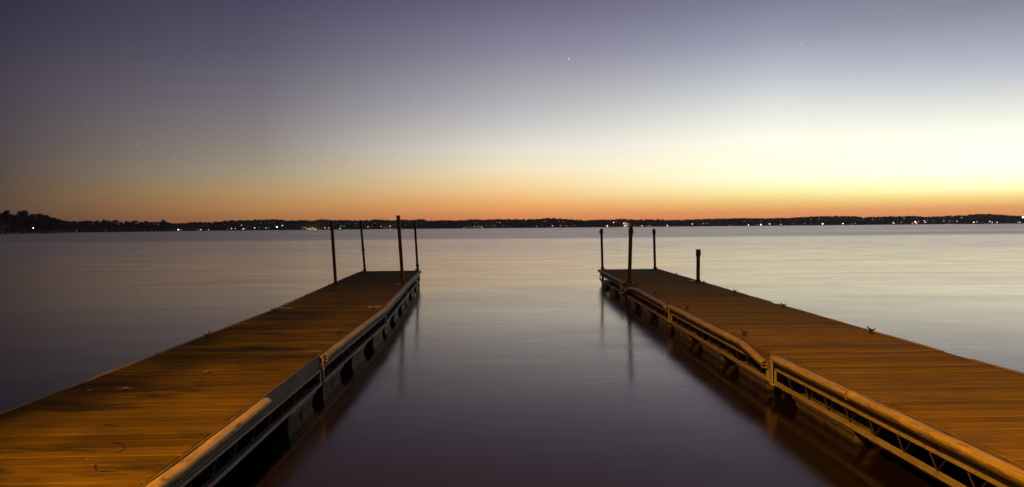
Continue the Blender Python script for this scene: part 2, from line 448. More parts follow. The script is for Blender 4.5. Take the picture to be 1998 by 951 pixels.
def section(root, p0, p1, deck_material, rails, fascias=None, cleats=(), plates=(), brackets=(), floats=None, name='deck_section'):
    p0 = Vector(p0); p1 = Vector(p1); L = (p1 - p0).length; ang = math.atan2(-(p1.x - p0.x), p1.y - p0.y)
    m = MB(); n_b = round(L / PITCH_BOARD); pb = L / n_b
    for k in range(n_b):
        dz = random.uniform(-.0018, .0012)
        m.bbox(-.848 + random.uniform(-.006, .006), .848 + random.uniform(-.006, .006), pb * k + .0045, pb * (k + 1) - .0045, DECK - .034, DECK + dz, .004)
    d = m.build(name, deck_material, root); d.location = (p0.x - root.location.x, p0.y - root.location.y, 0); d.rotation_euler = (0, 0, ang)
    at = d.data.attributes.new('board', 'FLOAT', 'POINT')
    for i, vv in enumerate(at.data): vv.value = float(i // 12)
    j = MB()
    for xx in (-.5, 0, .5): j.box(xx - .02, xx + .02, .03, L - .03, DECK - .17, DECK - .036)
    j.box(-.80, .80, .03, .07, DECK - .17, DECK - .0365); j.box(-.80, .80, L - .07, L - .03, DECK - .17, DECK - .0365)
    j.build('joists', M_fascia, d)
    for s in (-1, 1):
        f = MB(); nseg = 12
        f.bbox(*sorted((s * .812, s * .858)), .005, L - .005, DECK - .155, DECK - .036, .003)
        f.box(*sorted((s * .850, s * .864)), .004, L - .004, DECK - .152, DECK - .004)
        f.build('fascia_board', M_fascia, d)
        truss(d, s, .03, L - .03, random.uniform(0, .1))
        for path in rails[s]:
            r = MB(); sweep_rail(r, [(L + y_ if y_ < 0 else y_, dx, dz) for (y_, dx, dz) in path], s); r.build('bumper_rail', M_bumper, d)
    for (a, b) in (floats or ((.16, 1.06), (L / 2 - .5, L / 2 + .4), (L - 1.1, L - .16))): float_obj(d, a, b)
    for (s, yc) in cleats:
        c = link('cleat', CLEAT, d, (s * .775, yc - p0.y, DECK + .001), random.uniform(-.05, .05)); c.scale = (.78, .78, .78)
    for (s, yc, w) in plates:
        q = MB(); q.bbox(-w / 2, w / 2, -.035, .035, 0, .006, .002)
        for bx in (-w * .3, w * .3): q.tube([(bx, 0, .005), (bx, 0, .011)], .009, 6)
        q.build('hinge_plate', M_bright, d, (s * (.83 - w / 2), yc - p0.y, DECK + .002))
    for (s, yc, dz0, dz1) in brackets:
        slim = s > 0; x = s * (.902 if slim else .945); hw = .012 if slim else .035; q = MB()
        q.bbox(*sorted((x - s*.012, x)), -hw, hw, DECK + dz1, DECK + dz0, .004)
        q.box(*sorted((s * .866, x - s*.0125)), -hw + .003, hw - .003, DECK + dz0 - .03, DECK + dz0 - .006)
        q.box(*sorted((s * .87, x - s*.0125)), -hw + .003, hw - .003, DECK + dz1 + .001, DECK + dz1 + .014)
        for bz in (dz0 - .05, dz1 + .04): q.tube([(x - s*.001, 0, DECK + bz), (x + s*.010, 0, DECK + bz)], .011, 6)
        q.build('corner_bracket', M_steel, d, (0, yc - p0.y, 0))
    return d

full = [(.02, 0, 0), (-.02, 0, 0)]

def dock(name, label, origin):
    root = bpy.data.objects.new(name, None); C.objects.link(root); root.location = origin
    return tag(root, label, 'dock', 'floating docks side by side')

# ---- left dock (centre line x, y)
LD = dock('floating_dock', 'worn floating dock with dark streaks of painted leaf shade, leaning tall posts and a bare stretch of side board', (-2.70, 2.2, 0))
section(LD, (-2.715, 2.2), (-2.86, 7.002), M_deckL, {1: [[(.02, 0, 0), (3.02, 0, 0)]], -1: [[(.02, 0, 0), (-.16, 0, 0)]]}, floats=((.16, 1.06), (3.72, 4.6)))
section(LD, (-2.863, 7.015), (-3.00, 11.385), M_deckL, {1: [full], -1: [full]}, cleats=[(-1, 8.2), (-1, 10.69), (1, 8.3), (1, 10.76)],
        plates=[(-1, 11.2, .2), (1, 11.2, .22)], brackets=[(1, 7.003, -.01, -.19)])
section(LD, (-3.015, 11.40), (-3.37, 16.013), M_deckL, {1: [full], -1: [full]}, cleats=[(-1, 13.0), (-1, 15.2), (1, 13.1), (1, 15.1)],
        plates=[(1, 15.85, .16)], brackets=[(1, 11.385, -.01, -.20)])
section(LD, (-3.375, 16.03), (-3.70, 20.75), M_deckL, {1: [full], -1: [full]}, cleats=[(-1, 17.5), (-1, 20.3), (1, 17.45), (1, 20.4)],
        brackets=[(1, 16.015, -.01, -.20)])
# ---- right dock
RD = dock('floating_dock', 'straighter floating dock lit orange along its side, with drooping bumper rails and one short post', (3.55, 2.2, 0))
section(RD, (3.60, 2.2), (3.51, 6.937), M_deckR, {-1: [[(.02, 0, 0), (3.12, .004, 0)], [(3.15, 0, -.002), (-.10, 0, 0)]], 1: [[(.02, 0, 0), (-.42, 0, 0)]]},
        brackets=[(-1, 6.80, -.01, -.30)], floats=((.16, 1.06), (3.15, 4.25)))
section(RD, (3.505, 6.95), (3.49, 11.307), M_deckR, {-1: [[(.01, .03, -.085), (.30, .022, -.05), (.75, 0, -.006), (2.9, 0, 0), (-.03, 0, 0)]], 1: [[(.03, 0, 0), (-.06, 0, 0)]]},
        cleats=[(1, 8.11), (1, 10.72), (-1, 8.02), (-1, 10.6)], plates=(), brackets=[(-1, 11.13, -.03, -.28)])
section(RD, (3.49, 11.32), (3.51, 15.907), M_deckR, {-1: [[(.02, .01, -.05), (.35, 0, -.01), (3.1, 0, 0)], [(3.13, 0, -.01), (3.75, .01, -.035), (4.25, .06, -.19), (-.02, .09, -.24)]], 1: [[(.3, 0, 0), (-.05, 0, 0)]]},
        cleats=[(1, 13.08), (1, 15.22), (-1, 13.0), (-1, 15.0)], plates=[(-1, 15.72, .12)])
section(RD, (3.51, 15.92), (3.52, 20.6), M_deckR, {-1: [[(.35, 0, 0), (-.02, 0, 0)]], 1: [full]},
        cleats=[(1, 17.8), (1, 20.2), (-1, 17.7), (-1, 20.2)], plates=[(1, 15.99, .2)], brackets=[(-1, 16.22, -.01, -.22), (-1, 16.0, -.0, -.18)])

# ------------------------------------------------------------------ mooring posts
def post(base, top, label, collars=(), r=.036, cap=True, knob=False, group='steel mooring posts through the docks'):
    # base/top are points read off the photograph; the foot stands in the lake bed
    b = at_z(*base, DECK); t = at_y(*top, b.y)
    root = bpy.data.objects.new('mooring_post', None); C.objects.link(root)
    dirn = (t - b).normalized(); foot = b - dirn * ((b.z + 2.0) / dirn.z); root.location = foot
    tag(root, label, 'post', group)
    m = MB(); m.tube([Vector((0, 0, 0)), t - foot], r, 14); m.build('pole', M_post, root)
    if cap:
        m = MB(); e = t - foot; m.tube([e + dirn * .0005, e + dirn * .018], r * 1.22, 14); m.build('cap', M_post, root)
    for (fr, hh) in collars:
        c = b + (t - b) * fr - foot
        m = MB(); m.tube([c, c + dirn * hh], r * 1.28, 14)
        m.tube([c + dirn * hh * .5 + Vector((r, 0, 0)), c + dirn * hh * .5 + Vector((r * 1.9, 0, 0))], .012, 6)
        m.build('collar', M_post, root)
    if knob:
        c = b + (t - b) * .93 - foot
        m = MB(); m.tube([c, c + Vector((-.085, 0, .0))], .02, 8); m.build('bolt', M_post, root)
    s = MB(); c = b - foot; s.tube([c + Vector((0, 0, .003)), c + dirn * .05], r * 1.45, 14); s.build('sleeve', M_post, root)

post((655, 555), (647, 432), 'leaning steel post on the outer edge of the streaked dock, before its end')
post((712, 529), (703.5, 431), 'thin post with a coupling halfway, at the outer end corner of the streaked dock', collars=[(.40, .07)], r=.034)
post((786, 554), (777, 422.5), 'tallest post, rising above the treeline from the inner edge of the streaked dock', r=.040)
post((815, 528), (809, 431.5), 'post with a low coupling at the inner end corner of the streaked dock', collars=[(.07, .09)], r=.034)
post((1175.5, 525), (1173.5, 447.5), 'post with a side bolt at the inner end corner of the straighter dock', knob=True, collars=[(.88, .12)], r=.036)
post((1228, 552), (1231, 444), 'thick post on the inner edge of the straighter dock casting a shadow on the boards', collars=[(.86, .14)], r=.042)
post((1278, 525), (1276, 448), 'post with a top collar at the outer end corner of the straighter dock', collars=[(.88, .12)], r=.036)
post((1362, 550), (1362.5, 489), 'short square-topped post on the outer edge of the straighter dock', collars=[(.80, .17)], r=.041)

# ------------------------------------------------------------------ leaves and scraps on the streaked dock
M_leaf = plain('dry_leaf', (.42, .26, .08), .7, .25, 30)
def leaf(px, py, size, rz, label, curl=.5):
    c = at_z(px, py, DECK + .003)
    out = [(0, -1), (.28, -.72), (.62, -.62), (.45, -.3), (.85, -.05), (.5, .12), (.5, .5), (.2, .42), (0, 1), (-.2, .42), (-.5, .5), (-.5, .12), (-.85, -.05), (-.45, -.3), (-.62, -.62), (-.28, -.72)]
    blade = MB(); v = [(0, 0, .002)] + [(x * size * .5, y * size * .5, .004 + curl * size * .5 * (abs(x) ** 1.5 + .4 * abs(y) ** 2)) for x, y in out]
    fs = [(0, i, i % len(out) + 1) for i in range(1, len(out) + 1)]
    v2 = [(a, b, z_ + .0012) for a, b, z_ in v]; n = len(v)
    fs2 = [tuple(q + n for q in f) for f in fs] + [(i, i % len(out) + 1, i % len(out) + 1 + n, i + n) for i in range(1, len(out) + 1)]
    blade.add(v + v2, [tuple(reversed(f)) for f in fs] + fs2)
    blade.tube([(0, -size * .45, .006), (size * .1, -size * .75, .012)], .0015, 5)
    o = blade.build('fallen_leaf', M_leaf, None, c, rz); tag(o, label, 'leaf', 'dry leaves on the stained dock')
leaf(400, 729, .075, .6, 'single curled yellow leaf near the middle of the streaked boards', 1.0)
leaf(241, 761, .085, 1.9, 'bigger crumpled leaf of the close pair on the streaked dock')
leaf(232, 757, .05, .2, 'smaller leaf lying against the crumpled one', .3)
leaf(174, 763, .06, 2.6, 'flat pale leaf between the crumpled leaf and the outer dock edge', .15)
leaf(170, 898, .022, 1.0, 'tiny pale leaf scrap low on the boards', .2)
leaf(1664, 689, .03, 1.0, 'tiny pale leaf scrap alone on the straighter dock', .3)

def twig(pts, label, r=.0035):
    P = [at_z(x, y, DECK + .005) for x, y in pts]; c = P[0].copy()
    m = MB(); m.tube([p - c + Vector((0, 0, .003 * math.sin(i * 2.1))) for i, p in enumerate(P)], [r * (1 - .6 * i / len(P)) for i in range(len(P))], 6)
    tag(m.build('twig', M_dark, None, c), label, 'twig', 'dark twigs on the stained dock')
twig([(222, 865), (234, 865), (241, 868), (243, 873), (240, 878), (232, 881), (224, 882)], 'hook-shaped dark twig on the streaked boards')
twig([(187, 907), (184, 911), (187, 917), (196, 920), (210, 920), (224, 920)], 'curved dark twig below the hook-shaped one')
twig([(204, 829), (214, 830), (226, 829)], 'short straight dark twig above the hook-shaped one')
twig([(505, 633), (508, 635), (512, 637)], 'stubby dark twig further out among the streaked boards', .007)

# ------------------------------------------------------------------ far shore
TOP = [(-60,418),(0,416),(12,412),(25,423),(35,419),(46,413),(56,424),(65,420),(80,419),(95,424),(112,428),(122,431),(150,431),(200,430),(230,431),(240,433),(264,431),(288,431),(310,433),(320,430),(330,436),(345,436),(380,433),(410,433.5),(430,432),(455,429.5),(500,429),(535,427.5),(560,430),(575,430),(590,429),(610,431),(623,427.5),(640,429),(680,429.5),(710,430),(740,428),(765,430),(780,428),(800,429.5),(826,427.5),(836,430.5),(850,430),(900,429.5),(925,427),(945,429),(955,427.5),(1000,428),(1050,427),(1078,425),(1100,427),(1130,429.5),(1150,429.5),(1175,428),(1190,429),(1212,426.5),(1240,429),(1260,428),(1285,427.5),(1300,429.5),(1350,428.5),(1400,426.5),(1450,425.5),(1500,426),(1540,425),(1570,423),(1600,422),(1650,421.5),(1670,422),(1683,424.5),(1700,423),(1730,422),(1750,422),(1780,421),(1810,423),(1840,421.5),(1880,420),(1900,418),(1930,417.5),(1960,419.5),(1998,421.5),(2060,422),(2200,421),(2500,420)]
DIST = [(-60,430),(0,470),(110,520),(125,700),(330,800),(345,1000),(500,1100),(1000,1200),(1500,1350),(1998,1450),(2500,1450)]
def interp(tab, x): return float(np.interp(x, [a for a, b in tab], [b for a, b in tab]))
def hor_y(px): return HOR - math.tan(ROLL) * (px - 999)
def top_z(px, dist): return EYE + (hor_y(px) - interp(TOP, px)) / FPX * dist
def land_pt(px, t):
    # a point t metres behind the waterline on this bearing (px may run past the frame)
    D = interp(DIST, px); y = D + t
    return Vector(((px - 999) / FPX * y, y, 0))
def land_h(px, t):
    Hh = max(top_z(px, interp(DIST, px) + 90) - 6.5, 1.2)
    if t <= 0: return -.4
    if t < 6: return -.4 + 1.2 * t / 6
    return .8 + (Hh - .8) * min((t - 6) / 90, 1) ** 1.3
PXS = list(np.arange(-1400, 3500, 14.0)); TS = [-3, 0, 3, 6, 15, 30, 50, 75, 100, 160, 400]
v = [];
for px in PXS:
    for t in TS:
        p = land_pt(px, t); p.z = land_h(px, t) if t < 160 else land_h(px, 100) - (2 if t > 160 else 0); v.append(p)
nt = len(TS); lb = MB()
lb.add(v, [(i*nt+j, (i+1)*nt+j, (i+1)*nt+j+1, i*nt+j+1) for i in range(len(PXS)-1) for j in range(nt-1)], True)
tag(lb.build('hills', plain('far_ground', (.045, .045, .03), .95, .3, .05)), 'low dark land along the far side of the lake', 'hills', kind='structure')

def foliage_mat(name, col):
    m, N, p = new_mat(name)
    co = N.node('ShaderNodeTexCoord').outputs['Object']; n = N.noise(co, .35, 3)
    N.put(p.inputs['Base Color'], N.mix(N.map(n, .35, .65), tuple(x * .6 for x in col), tuple(x * 1.3 for x in col)))
    p.inputs['Roughness'].default_value = .85; p.inputs['Specular IOR Level'].default_value = .2
    return m
M_foliage = foliage_mat('foliage', (.055, .050, .030))
M_bark = plain('bark', (.07, .05, .035), .9, .3, 3)

def ico():
    t = (1 + 5 ** .5) / 2
    v = np.array([(-1,t,0),(1,t,0),(-1,-t,0),(1,-t,0),(0,-1,t),(0,1,t),(0,-1,-t),(0,1,-t),(t,0,-1),(t,0,1),(-t,0,-1),(-t,0,1)], float)
    v /= np.linalg.norm(v[0])
    f = np.array([(0,11,5),(0,5,1),(0,1,7),(0,7,10),(0,10,11),(1,5,9),(5,11,4),(11,10,2),(10,7,6),(7,1,8),(3,9,4),(3,4,2),(3,2,6),(3,6,8),(3,8,9),(4,9,5),(2,4,11),(6,2,10),(8,6,7),(9,8,1)])
    return v, f
IV, IF = ico()

def leaf_tris(centres, size):
    n = len(centres)
    a = rng.normal(size=(n, 3)); a /= np.linalg.norm(a, axis=1, keepdims=True)
    b = rng.normal(size=(n, 3)); b -= (a * b).sum(1, keepdims=True) * a; b /= np.linalg.norm(b, axis=1, keepdims=True)
    s = size * rng.uniform(.6, 1.4, (n, 1))
    v = np.stack([centres + a * s, centres - a * s * .6 + b * s * .8, centres - a * s * .6 - b * s * .8], 1).reshape(-1, 3)
    return v, np.arange(3 * n).reshape(-1, 3)

def crown_geo(nl, nleaf, rx, h0, h1, size, spread=.75):
    # lobes spread through the crown; small leaf clumps round each lobe with gaps between them
    V = []; F = []; b = 0
    for k in range(nl):
        u = rng.uniform(0, 1); z = h0 + (h1 - h0) * (.12 + .8 * u); wr = rx * math.sqrt(max(.1, 1 - (2 * u - .9) ** 2)) * spread
        th = rng.uniform(0, 2 * math.pi); rr = wr * math.sqrt(rng.uniform(0, 1))
        c = np.array([rr * math.cos(th), rr * math.sin(th), z]); lr = rx * rng.uniform(.26, .42)
        if z + lr * .8 > h1: c[2] = h1 - lr * .8
        cv = IV * lr * rng.uniform(.65, .85, (12, 1)) * np.array([1, 1, .75]) + c
        V.append(cv); F.append(IF + b); b += len(cv)
        d = rng.normal(size=(nleaf, 3)); d /= np.linalg.norm(d, axis=1, keepdims=True)
        cc = c + d * lr * rng.uniform(.75, 1.12, (nleaf, 1)) * np.array([1, 1, .8])
        v, f = leaf_tris(cc, size); V.append(v); F.append(f + b); b += len(v)
    return np.concatenate(V), np.concatenate(F)

# individual trees on the closer wooded point (x < 330 px)
tree_variants = []
for k in range(4):
    V, F = crown_geo(16 + 3 * k, 60, [4.6, 5.4, 4.0, 5.0][k], [1.5, 2, 1.2, 1.0][k], 12, .42)
    me = bpy.data.meshes.new('crown'); o = np_mesh('crown', V, F, M_foliage); me = o.data; bpy.data.objects.remove(o)
    t = MB(); t.tube([(0, 0, -.5), (.1, 0, 2.5), (-.1, .1, 6), (.2, 0, 9.5)], [.42, .3, .2, .08], 8)
    for q in range(6):
        a = q * 1.1 + k; z = 3 + q * .9; t.tube([(0, 0, z), (1.2 * math.cos(a), 1.2 * math.sin(a), z + .9), (2.8 * math.cos(a), 2.8 * math.sin(a), z + 2.2)], [.14, .09, .03], 6)
    o = t.build('trunk', M_bark); tm = o.data; bpy.data.objects.remove(o)
    tree_variants.append((me, tm))
def far_tree(px, top_px, t, k, sxy, label, group):
    p = land_pt(px, t); g = land_h(px, t); p.z = g
    z = EYE + (hor_y(px) - top_px) / FPX * p.y
    s = (z - g) / 12.0
    root = bpy.data.objects.new('broadleaf_tree', None); C.objects.link(root); root.location = p; root.scale = (s * sxy, s * sxy, s); root.rotation_euler = (0, 0, random.uniform(0, 6.28))
    tag(root, label, 'tree', group)
    cr = link('crown', tree_variants[k][0], root); tr = link('trunk', tree_variants[k][1], root)
ORD = ['first', 'second', 'third', 'fourth', 'fifth', 'sixth', 'seventh', 'eighth', 'ninth', 'tenth', 'eleventh', 'twelfth', 'thirteenth', 'fourteenth', 'fifteenth', 'sixteenth', 'seventeenth', 'eighteenth', 'nineteenth', 'twentieth', 'twenty-first', 'twenty-second', 'twenty-third', 'twenty-fourth', 'twenty-fifth', 'twenty-sixth', 'twenty-seventh', 'twenty-eighth', 'twenty-ninth', 'thirtieth', 'thirty-first', 'thirty-second', 'thirty-third', 'thirty-fourth', 'thirty-fifth', 'thirty-sixth', 'thirty-seventh', 'thirty-eighth', 'thirty-ninth', 'fortieth']
big = [(-14, 415.5, 20, 0, 1.0), (2, 415.5, 26, 1, .95), (13, 410.5, 22, 2, 1.0), (22, 418.5, 18, 3, .95), (34, 418.5, 24, 1, .9), (46, 411.0, 22, 0, 1.05), (57, 420.5, 20, 2, 1), (66, 418.0, 26, 3, 1.0), (77, 417.0, 22, 1, 1.0), (88, 419.5, 20, 0, 1.0), (97, 422.5, 22, 2, 1.0), (106, 425.0, 18, 3, 1.1), (114, 427.5, 16, 1, 1.2)]
for i, (px, ty, t, k, s) in enumerate(big):
    lab = {2: 'tallest round-crowned tree at the tip of the closer wooded point', 5: 'domed tall tree standing alone beside the gap in the closer point'}.get(i, f'dark leafy tree on the closer wooded point, {ORD[i]} counting in from the frame edge')
    far_tree(px, ty, t, k, s, lab, 'large trees on the closer wooded point')
row = [(124,430.5),(134,431.5),(145,431),(156,432),(167,431),(178,431),(190,430.5),(203,429.5),(214,431),(226,429.5),(237,433),(247,432),(256,433),(265,430.5),(276,433),(287,431.5),(297,433.5),(307,433),(319.5,429.5),(327,434)]
for i, (px, ty) in enumerate(row):
    lab = {18: 'round knob of a tree standing above the end of the low tree row', 13: 'raised bushy tree in the second half of the low tree row'}.get(i, f'low dark tree, {ORD[i]} in the row running on from the closer point')
    far_tree(px, ty, 14 + (i * 7) % 12, i % 4, 1.35, lab, 'low row of trees beyond the closer point')

# the tree on the home bank whose branches break up the lamp light on the streaked dock
def bank_tree():
    root = bpy.data.objects.new('bank_tree', None); C.objects.link(root); root.location = (-5.0, -1.0, .1)
    tag(root, 'leafy tree leaning out over the bank beside the streaked dock', 'tree')
    t = MB(); t.tube([(0, 0, -.3), (.05, .05, 2), (.1, .1, 3.6), (.3, .2, 5.2), (.2, .1, 7)], [.2, .15, .12, .08, .03], 10)
    limbs = [((.1, .1, 3.0), (.9, .1, 3.8), (1.95, .1, 4.2)), ((.1, .1, 3.2), (.9, .7, 3.9), (1.9, 1.4, 4.3)), ((.1, .1, 3.3), (.8, 1.0, 4.1), (1.6, 2.0, 4.6)), ((.1, .1, 3.4), (.9, .3, 4.1), (1.9, .7, 4.5)), ((.15, .1, 3.8), (.8, -.5, 4.5), (1.7, -1.0, 4.8)), ((.2, .15, 4.4), (-.6, .6, 5.2), (-1.4, 1.0, 5.6)), ((.2, .15, 4.6), (.9, .9, 5.2), (1.5, 1.6, 5.4)), ((.2, .1, 4.9), (-.3, -.8, 5.8), (-.6, -1.6, 6.2))]
    for l in limbs: t.tube(l, [.06, .035, .012], 6)
    t.build('trunk', M_bark, root)
    cc = []
    for l in limbs:
        for k in range(BT_N):
            f = rng.uniform(.35, 1.1); p = np.array(l[1]) + (np.array(l[2]) - np.array(l[1])) * (f * 1.2 - .2); cc.append(p + rng.normal(size=3) * np.array([.30, .34, .18]))
    V, F = leaf_tris(np.array(cc), .085); np_mesh('crown', V, F, M_foliage, root)
BT_N = 85
bank_tree()

# lights along the shore: (px, py, kind, colour, size, power)
LT = [
 (3,443,'h','w',.8,.5),(23,442,'l','o',1,2.5),(70,445.5,'l','p',1.6,9),(115,448,'l','w',.7,1.5),(153,450.5,'l','w',.9,2.5),(209,450,'l','w',.7,1.2),(49,437,'l','w',.5,.6),(84,437.5,'l','w',.5,.6),
 (341.5,450.8,'l','w',.9,3),(350,448.7,'l','p',1.9,12),(355,449.5,'l','y',.9,2),(367,446,'l','w',.6,.8),(387,448.5,'h','y',.8,2),(394,448.5,'l','y',1.2,5),(408.5,448.5,'l','y',1,4),(446,450.3,'l','w',.7,1.5),
 (453.5,446.5,'l','y',1.3,6),(461,446.5,'l','y',1.1,5),(473,440,'l','y',1.2,5),(476,447.2,'l','w',1.2,8),(477,450.2,'l','b',1.3,6),(480,446,'l','y',1,3),(485,443,'l','w',.7,.9),(497,445,'h','y',1.5,4),
 (506,444.3,'h','y',.9,1),(519,445,'h','y',1.3,4),(525.5,444.2,'l','y',.9,1.5),(542,443.8,'l','p',2.0,12),(539,441,'l','b',1,2),(552.5,440.6,'l','v',1.3,8),(565,443.6,'l','w',.6,.6),(580,443.8,'l','w',.6,.7),(593,443.8,'h','y',.8,.9),
 (600.5,446.6,'l','o',1.1,5),(604,448.4,'l','y',1,5),(607,445.4,'l','y',1,5),(611.7,445.2,'l','y',1.1,7),(616,447.8,'l','y',1.1,5),(624,444,'l','w',.6,.6),(635,445,'l','y',1.2,6),(641.5,445,'h','p',1.1,3),
 (663.5,446.2,'h','b2',2.4,2.2),(667,441.6,'l','y',.9,3),(671.5,441.6,'h','w',1,.8),(694.5,441.6,'l','y',.8,1.6),(718,443,'h','y',1.9,2),(726,442.6,'l','w',.7,1.3),(744,442,'l','y',1.2,3.5),(750,443.4,'l','w',.8,2.4),(755,443.8,'l','w',.8,2),
 (762,441.8,'l','g',1.5,4),(770,437.8,'l','w',.6,.7),(792,440.5,'l','w',.8,2),(905.5,444.3,'l','y',1.1,5),(911,442.8,'l','w',.8,1.6),(917,445,'h','o',1.1,1.5),(926.5,442.7,'l','y',1.1,4.5),(933.5,442.3,'l','y',1.1,5),(940.7,444.3,'l','w',1.2,7),
 (949.5,441,'l','w',.7,1.4),(960,441,'l','w',.8,1.5),(963.5,439.2,'l','y',.8,1.6),(967.5,441,'l','w',.8,1.5),(970,434.6,'l','w',.7,.8),(975.5,434.9,'l','p',.9,3),(983.3,441.1,'l','w',.9,2),(994.5,444.8,'l','w',.8,2),
 (1046.7,441.8,'l','w',.9,2.5),(1060,439.5,'l','w',.6,.5),(1078,441.2,'l','y',1.2,6),(1094,440.9,'h','o',2.2,1.3),(1103,441,'l','w',.9,2.2),(1107,441.6,'l','w',.8,1.5),(1121,440.4,'l','g',1.1,1.3),(1169,439,'l','o',.7,.7),
 (1182,440.6,'l','o',1,2.5),(1185,441.5,'l','y',1.6,11),(1197,434.4,'l','p',1.2,9),(1202,433.6,'l','w',.7,1.2),(1217,436,'l','y',1.3,7),(1220,434,'l','g',.9,2.2),(1224,436.9,'h','y',3.2,1.1),(1219,441.6,'l','v',1.5,9),(1222.6,440.8,'l','y',1.2,6),
 (1239,441.3,'h','y',.9,2),(1242.4,441.3,'h','y',.9,2.4),(1252.2,440.9,'l','y',1.4,7),(1261,440,'l','w',.7,1),(1265.5,442.2,'l','y',.9,2.5),(1268.5,441,'l','o',1.1,4),(1282,440.9,'l','w',.8,1.2),(1301.6,440.6,'l','w',1.2,10),
 (1320,439.8,'h','w',1,.5),(1350.3,437.6,'l','y',1.4,8),(1363,438,'l','w',.6,.6),(1373,436.8,'h','y',2.2,1),(1380,435.7,'h','y',1.2,1.8),(1402,436.1,'l','w',.8,1.3),(1424,439.7,'h','o',1.0,1.8),(1433,439.5,'l','o',.9,1),
 (1459.5,439.4,'l','w',1.4,8),(1477,439,'l','y',1,2.8),(1484,438.9,'l','p',1.8,12),(1499.3,437.2,'l','y',1,3.5),(1502.5,437.4,'h','y',1.6,4.5),(1523,438.4,'l','y',1.2,5),(1547,437.4,'l','w',.9,2),(1569,436.1,'l','y',1,2.5),(1586.7,437.6,'l','w',.7,.7),
 (1596.6,428.8,'l','w',.9,1.8),(1604,437.3,'l','p',2.0,12),(1638.8,437.7,'l','o',.9,1.5),(1643.5,436.7,'l','y',1.6,9),(1661.8,437.3,'h','o',1.2,3),(1669,435.9,'h','o',1.1,2),(1731,436.4,'l','w',.6,.5),(1741.5,435.3,'l','w',1.3,8),(1744.3,436.2,'l','o',1,4),
 (1757,434.6,'l','y',1.1,3),(1779,436,'l','r',1.9,4),(1784.5,433.9,'l','w',2.2,9),(1784,431.2,'l','b',1.3,5),(1787,436.2,'l','y',1.6,6),(1790.7,432.6,'l','o',1.2,4),(1802,431.2,'l','w',1.2,7),(1804.3,434.5,'l','v',1.3,8),(1808.4,430.4,'l','y',.9,2.5),
 (1822,431.6,'h','o',1,.8),(1842,431.3,'h','y',1.5,2),(1851.3,431.4,'l','y',1,2.5),(1855.7,424.3,'l','y',.9,1.8),(1865.5,432.2,'l','y',1.2,5),(1898.5,434.3,'l','y',1.6,9),(1907,433.2,'h','y',1,3),(1910,433.2,'h','r2',.9,2.5),
 (1929.4,432.6,'l','v',1.3,8),(1934.3,434.2,'l','y',1.3,5.5),(1943.8,434.2,'l','y',1.4,6),(1984.8,434.2,'l','y',1.0,4),(1988.2,434,'l','y',1.2,5),(1994,424.6,'l','p',2.4,12)]
LCOL = {'w': (1, .80, .56), 'y': (1, .70, .30), 'o': (1, .42, .16), 'p': (1, .78, .95), 'b': (.12, .12, 1), 'v': (.72, .62, 1), 'g': (.85, .8, .12), 'b2': (.7, .78, 1), 'r': (1, .10, .06), 'r2': (1, .33, .2)}
LNAM = {'w': 'white', 'y': 'warm yellow', 'o': 'orange', 'p': 'bright pinkish white', 'b': 'deep blue', 'v': 'violet white', 'g': 'yellow-green', 'b2': 'bluish white', 'r': 'red', 'r2': 'reddish'}
gm = {}
def gmat(c, pw):
    k = (c, round(pw, 1))
    if k not in gm: gm[k] = glow('lit_' + LNAM[c].replace(' ', '_').replace('-', '_'), LCOL[c], pw)
    return gm[k]
M_wall = plain('house_wall', (.22, .20, .18), .8, .2, .6); M_roof = plain('house_roof', (.05, .045, .045), .9)
M_pale = plain('pale_paint', (.62, .60, .57), .6, .1, .6)
ZONES = [(-99, 121, 'on the closer wooded point'), (121, 335, 'under the low tree row'), (335, 520, 'past the low tree row'), (520, 645, 'before the first leaning post'),
         (645, 815, 'behind the four leaning posts'), (815, 1000, 'just past the leaning posts'), (1000, 1174, 'before the upright posts'), (1174, 1278, 'behind the three upright posts'),
         (1278, 1364, 'above the short post'), (1364, 1600, 'just past the short post'), (1600, 1770, 'before the red light cluster'), (1770, 1830, 'at the red light cluster'), (1830, 2100, 'below the highest hill')]
def zone(px):
    for z in ZONES:
        if z[0] <= px < z[1]: return z
LT.sort()
cnt = {}; tot = {}
for L in LT: z = zone(L[0]); tot[(z[2], L[2], L[3])] = tot.get((z[2], L[2], L[3]), 0) + 1
LIT_POS = []
